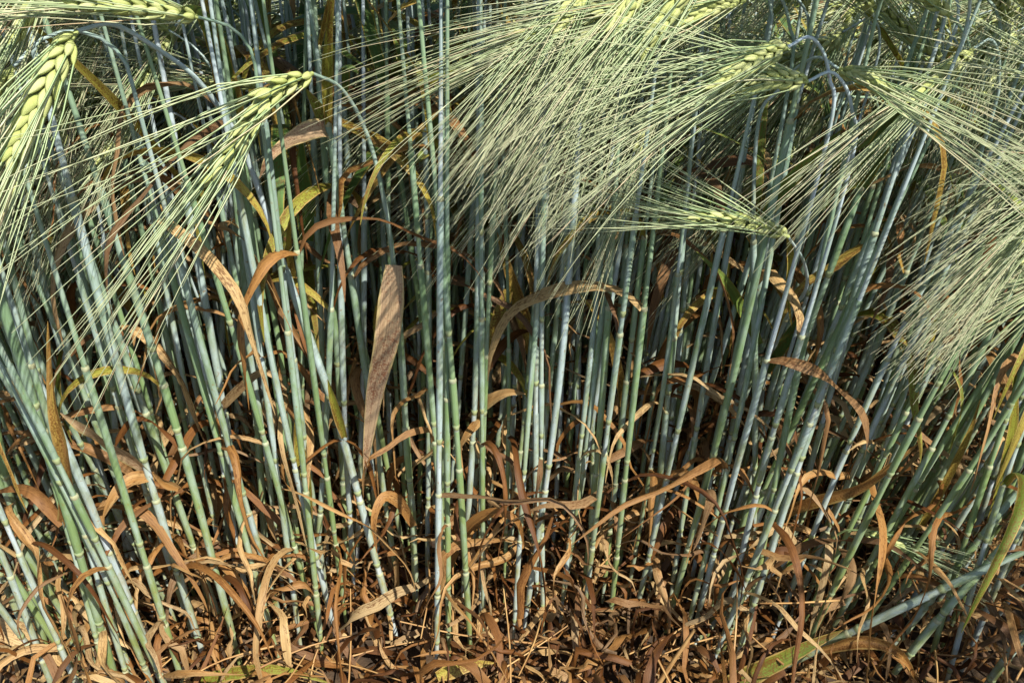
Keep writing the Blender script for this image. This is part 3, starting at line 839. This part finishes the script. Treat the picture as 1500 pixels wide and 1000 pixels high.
for ep, foot, lab, sz in EARS:
    if 800 < ep[0][0] < 1500:
        dd = .115 if 'twin' in lab and 'above' not in lab.replace('just above', '') else .10
        ep = [(a, b, c - dd) for a, b, c in ep]; foot = (foot[0], foot[1], foot[2] - dd * .55)
    neck = PY(*ep[0]); nxt = PY(*ep[1])
    base = PY(*foot); base[2] = max(base[2], 0)
    fx = base.copy()
    base = np.array([fx[0], fx[1], 0.0])
    ed = unit(nxt - neck)
    h = unit([ed[0], ed[1], 0])
    shoulder = neck - h * 0.050 + np.array([0, 0, -0.070])
    pts = [base, base * 0.5 + shoulder * 0.5 + rng.normal(0, .004, 3), shoulder, neck - h * 0.040 + np.array([0, 0, -0.022]), neck - h * 0.019 + np.array([0, 0, 0.0015]), neck]
    path = catmull(pts, 8)
    ax = catmull([neck, nxt, PY(*ep[2])], 5)
    o = auto_opts(path, float(rng.random()), .0021, dict(axis=ax, single=True, size=sz * (1.0 if 800 < ep[0][0] < 1500 else .9), awn_len=rng.uniform(.115, .14), spread=rng.uniform(.9, 1.3), droop=0.15), None, None, lab)
    o['ref'] = np.array([-h[1], h[0], 0]); o['seg'] = 66
    take(base[0], base[1])
    stalk(path, o)

# stalks laid over at the shaded corner
def lodged(pts, r, label, leaves=()):
    P = [PZ(*p) for p in pts]
    path = catmull(P, 10)
    o = auto_opts(path, float(rng.random()), r, None, list(leaves), None, label, True, nodes=[.10, .30, .52, .74])
    o['ref'] = np.array([0, 0, 1.0]); o['href'] = 0.25
    stalk(path, o)
lodged([(1115, 992, .012), (1200, 949, .05), (1287, 906, .085), (1400, 853, .12), (1520, 798, .155), (1680, 720, .21)], .0033, 'thick bent-down stalk lying lowest across the shaded corner')
lodged([(1310, 985, .03), (1377, 903, .09), (1440, 832, .13), (1520, 745, .18), (1620, 640, .24)], .0031, 'steeply leaning stalk rising past the thick bent-down stalk')
lodged([(1290, 968, .02), (1330, 920, .05), (1410, 820, .11), (1500, 708, .17), (1600, 590, .23)], .0029, 'leaning stalk behind the two thickest bent stalks')
lodged([(1010, 950, .01), (1060, 900, .03), (1120, 850, .055), (1187, 791, .09)], .0021, 'thin blue stalk slanting up to a folded green leaf',
       [(2, 'green', LF([(1187, 791, .40), (1165, 815, .39), (1148, 840, .385)], .012, rnd=0.2))])
lodged([(1440, 1010, .03), (1500, 930, .09), (1580, 830, .15)], .0032, 'short thick stalk end leaning out of the shaded litter')

# ------------------------------------------------------------------ the crop, each stalk its own
N_IND = 290
n_ind = len([o for o in COL.objects if o.name.startswith('barley_stalk') and o.parent is None])
def tilt(x, y):
    lx = 0.02 + 0.16 * max(0.0, min(1.0, (x / K - 0.12) / 0.3)) + float(np.clip(rng.normal(0, 0.05), -0.085, 0.085))
    ly = float(np.clip(rng.normal(-0.01, 0.045), -0.08, 0.07))
    if y < 0.42 * K and x < 0.12 * K: lx = float(np.clip(lx, -0.02, 0.05))
    return lx, ly
def crop_stalk(x, y, into=None, cheap=False, near=False):
    lx, ly = tilt(x, y)
    xn = x / max(y, 0.1)
    gap = -0.34 < xn < 0.06 and y < 0.9 * K and (xn < -0.05 or y < 0.56 * K)
    h = rng.normal(0.45, 0.028) * K
    az = NOD_AZ + rng.normal(0, 0.38)
    pitch = rng.uniform(-0.75, -0.05)
    if gap and y < 0.62 * K: h = rng.normal(0.53, 0.02) * K; pitch = rng.uniform(0.3, 1.1)
    elif y > 0.62 * K: h = (0.405 - 0.25 * (y / K - 0.62)) * K + rng.normal(0, 0.028); pitch = rng.uniform(-0.6, 0.3)
    elif cheap and y > 0.40 * K: h = rng.normal(0.425, 0.03) * K; pitch = rng.uniform(-0.8, -0.2)
    elif rng.random() < (0.45 if y < 0.47 * K else 0.08): pitch = rng.uniform(0.2, 0.9); h += 0.03 * K
    if cheap and y < 0.36 * K: h *= 0.92; pitch = rng.uniform(-0.7, 0.0)
    base = np.array([x, y, 0.0])
    rnd = float(rng.random())
    hk = rng.uniform(0.022, 0.045); el = rng.uniform(0.058, 0.08); bend = rng.normal(0, 0.004, 3) * np.array([1, 1, 0])
    limit = rng.uniform(-60, 60) if y < 0.47 * K else rng.uniform(-50, 150)
    for _ in range(7):
        top = base + np.array([lx * h, ly * h, h - 0.045])
        path, ed = hook_path(base, top, az, hk, pitch, 0.01, bend=bend)
        ax = ear_axis(path[-1], ed, el)
        q = to_px(ax[3])
        if not cheap and y < 0.55 * K and 380 < q[0] < 800 and pitch < 0.2: pitch = 0.4 + 0.5 * rnd; continue
        if not cheap and y < 0.5 * K and 1020 < q[0] < 1560 and pitch < 0.2: pitch = rng.uniform(0.35, 0.9); continue
        if cheap or q[1] < limit or not (-40 < q[0] < 1540): break
        h += 0.022 * K
    e = dict(axis=ax, awn_len=rng.uniform(0.10, 0.14), spread=rng.uniform(0.9, 1.4), droop=rng.uniform(0.05, 0.25), size=rng.uniform(.85, 1.05))
    if cheap: e.update(az=az, pitch=pitch)
    else:
        a, b = to_px(ax[0]), to_px(ax[-1])
        e['single'] = ear_in_frame(ax[3]) and a[2] < 0.50 * K
        if not ear_in_frame(ax[3]): e.update(n_nodes=9, awn_seg=4)
    nds = rand_nodes(1)
    o = auto_opts(path, rnd, rng.normal(0.0021, 0.00022), e, ([l for l in rand_leaves(path, nds, cheap) if y > 0.43 * K or l[0] < 2 or rng.random() < 0.2]), az, None, abs(lx) > 0.13, cheap=cheap, pitch=pitch, nodes=nds)
    seen = abs(x) < 0.66 * y + 0.12 and 0.3 < y < 0.72 * K
    if cheap: o.update(sides=5 if seen else 4, seg=12 if seen else 9, sseg=3, rings=seen); o['nodes'] = o['nodes'] if seen else o['nodes'][1:3]; o['leaves'] = [l for l in o['leaves'] if l[0] < len(o['nodes'])]
    stalk(path, o, into)

cand = []
for _ in range(80000):
    y = rng.uniform(0.32, 0.95); x = rng.uniform(-0.62, 0.75)
    if abs(x) > 0.66 * y + 0.10: continue
    edge = 0.366 + 0.018 * math.sin(x * 23) + (0.02 if -0.05 < x < 0.12 else 0) + (0.025 if x > 0.16 else 0) - (0.06 if x < -0.22 else 0)
    if y < edge: continue
    if y < 0.435 and -0.125 < x < -0.055: continue          # keeps the arching stalk and its hanging blade clear
    x *= K; y *= K
    if not free(x, y, 0.0205 if y < .6 * K else 0.026): continue
    take(x, y); cand.append((x, y))
cand.sort(key=lambda c: c[1])
ind = cand[:max(0, N_IND - n_ind)]
rest = cand[len(ind):]
for x, y in ind: crop_stalk(x, y)

G = Geo()
for x, y in rest: crop_stalk(x, y, G, True)
for _ in range(9000):                           # behind, and beside the picture: the crop goes on
    y = rng.uniform(-0.2, 1.2); x = rng.uniform(-0.95, 1.05)
    inside = abs(x) < 0.66 * y + 0.10 and y > 0.36
    if inside and y < 0.95: continue
    if y < 0.95:
        # beside the frame only where the crop stands; the viewer's side is open except on the shaded side
        if x > 0:
            if (x < 0.66 * y + 0.10 if y > 0.33 else x < 0.31 + 0.30 * max(y, 0)) or x > 0.9: continue
        elif x > -0.66 * y - 0.10 or y < 0.34 or x < -0.75: continue
    x *= K; y *= K
    if not free(x, y, 0.037 if y < 0.4 * K else 0.046): continue
    take(x, y)
    crop_stalk(x, y, G, True)
o = G.obj('barley_crop', kind='stuff')
o['label'] = 'mass of barley standing deep behind the front stalks'; o['category'] = 'barley crop'

# ------------------------------------------------------------------ blades traced from the photograph, on short stubs of their own stalk
def lone(name, label, cat, pts, W, mat, group=None, **kw):
    P = np.array([PY(*p) if len(p) == 3 else p for p in pts])
    G = Geo(); path_blade(G, P, W, mat, kw.pop('rnd', float(rng.random())), **kw)
    o = G.obj(name, None, P[0]); o.location = P[0]
    o['label'] = label; o['category'] = cat
    if group: o['group'] = group
    return o

# ------------------------------------------------------------------ fallen leaves and straw
def litter_piece(G, x, y, z, rnd, S=11, cols=3, ls=1.0):
    if rng.random() < 0.88:
        grow_blade(G, np.array([x, y, z]), rng.uniform(0, 6.28), rng.uniform(0.04, 0.14) * ls, rng.uniform(0.0025, 0.008) * ls, rng.uniform(-0.5, 1.3), rng.uniform(0.4, 2.4),
                   rng.normal(0, 2.2), rng.uniform(0, 1.1), 'dry', rnd, S=S, crumple=rng.uniform(0.1, 0.6), wander=rng.uniform(0, 1.6), cols=cols, wave=0.15,
                   kink=(rng.uniform(0.25, 0.7), rng.uniform(-1, 1.2)) if rng.random() < 0.5 else None)
        return 'leaf'
    a = rng.uniform(0, 6.28); p = rng.uniform(-0.25, 0.5); l = rng.uniform(0.05, 0.14)
    d = np.array([math.cos(a) * math.cos(p), math.sin(a) * math.cos(p), math.sin(p)])
    q = np.array([x, y, max(z, 0.004)])
    e = q + d * l; e[2] = max(e[2], 0.004)
    m = (q + e) / 2 + rng.normal(0, 0.004, 3); m[2] = max(m[2], 0.003)
    tubes(G, catmull([q, m, e], 3), np.linspace(0.0010, 0.0006, 7)[None], 5, 'straw', rnd, 0.2, np.array([0.1, 0.2, 1.0]))
    return 'straw'
count = 0
tries = 0
DRY = {'leaf': ('fallen_leaf', 'withered brown leaf lying loose in the litter between stalk feet', 'fallen leaf', 'loose dead leaves on the soil'),
       'straw': ('straw', 'thin broken straw lying loose in the litter between stalk feet', 'straw', 'broken straws on the soil')}
while count < 280:
    y = rng.uniform(0.33, 0.56) * K; x = rng.uniform(-0.42, 0.42) * K
    if abs(x) > 0.62 * y + 0.06: continue
    z = abs(rng.normal(0.01, 0.03)) + 0.004
    G = Geo(); k = litter_piece(G, x, y, z, float(rng.random()), 13, 5, float(rng.uniform(0.8, 1.4)))
    nm, lb, ct, gp = DRY[k]
    if k == 'leaf':
        rn = G.r[0][0]; V = G.V[0]; ext = np.ptp(V, axis=0)
        hue = 'dark brown' if rn < .25 else 'rust-brown' if rn < .5 else 'orange-tan' if rn < .75 else 'pale tan'
        pose = 'arched upright' if ext[2] > .06 else 'half-raised' if ext[2] > .025 else 'flat'
        size = 'long' if math.hypot(ext[0], ext[1]) > .08 else 'short'
        nb = min(((bx - x) ** 2 + (by - y) ** 2 for bx, by in taken)) ** .5
        lb = f"{size} {hue} withered leaf, {pose}, lying " + ('against a stalk foot' if nb < .012 else 'between stalk feet' if nb < .025 else 'in open litter')
    else:
        hue = 'dark' if G.r[0][0] < .5 else 'pale'; ext = np.ptp(G.V[0], axis=0)
        lb = f"{hue} thin broken straw, " + ('tilted up' if ext[2] > .02 else 'lying level') + (', long' if max(ext) > .08 else ', short') + ', in the litter'
    o = G.obj(nm, None, (x, y, z)); o.location = (x, y, z)
    o['label'] = lb; o['category'] = ct; o['group'] = gp
    count += 1
G = Geo()
for _ in range(11500):
    y = (0.24 + 0.7 * rng.random() ** 1.4) * K; x = rng.uniform(-0.9, 0.95) * K
    if abs(x) > 0.68 * y + 0.14: continue
    litter_piece(G, x, y, float(rng.exponential(0.028)) + 0.003, float(rng.random() ** 1.5), 8, 3, float(rng.uniform(0.6, 1.25)))
o = G.obj('leaf_litter', kind='stuff')
o['label'] = 'tangle of small dead leaves covering soil among the stalks'; o['category'] = 'litter'

lone('fallen_leaf', 'broad pale tan leaf folded over the litter at the crop edge', 'fallen leaf', [(-30, 915, .345), (25, 925, .34), (62, 955, .335), (80, 1010, .33)], .021, 'dry', rnd=.92, fold=.3)
lone('fallen_leaf', 'green leaf with brown spots lying over the bent-down stalks', 'fallen leaf', [(1050, 1008, .335), (1110, 982, .34), (1170, 952, .345), (1235, 922, .35)], .019, 'mottled', rnd=.05, fold=.35)
lone('fallen_leaf', 'brown boat-shaped curled leaf beside the spotted green leaf', 'fallen leaf', [(1205, 950, .35), (1260, 938, .345), (1315, 955, .34), (1350, 1010, .335)], .015, 'mottled', rnd=.97, fold=.8)
lone('fallen_leaf', 'long grey-green leaf with rusty rim lying flat on brown litter', 'fallen leaf', [(285, 1000, .345), (340, 985, .345), (410, 980, .345), (485, 1000, .34)], .012, 'mottled', rnd=.2, fold=.3)
lone('fallen_leaf', 'short dark rust-green leaf lying on edge in the litter', 'fallen leaf', [(640, 990, .34), (680, 975, .345), (725, 970, .35)], .014, 'mottled', rnd=.6, fold=.3)
G = Geo(); P = np.array([PY(955, 1015, .325), PY(985, 970, .33), PY(1017, 922, .335)])
tubes(G, catmull(P, 4), np.linspace(.0026, .0014, 9)[None], 7, 'straw', .8, .3, np.array([0, 0, 1.0]))
o = G.obj('straw', None, P[0]); o.location = P[0]
o['label'] = 'thick reddish straw poking up slantwise out of the litter'; o['category'] = 'straw'
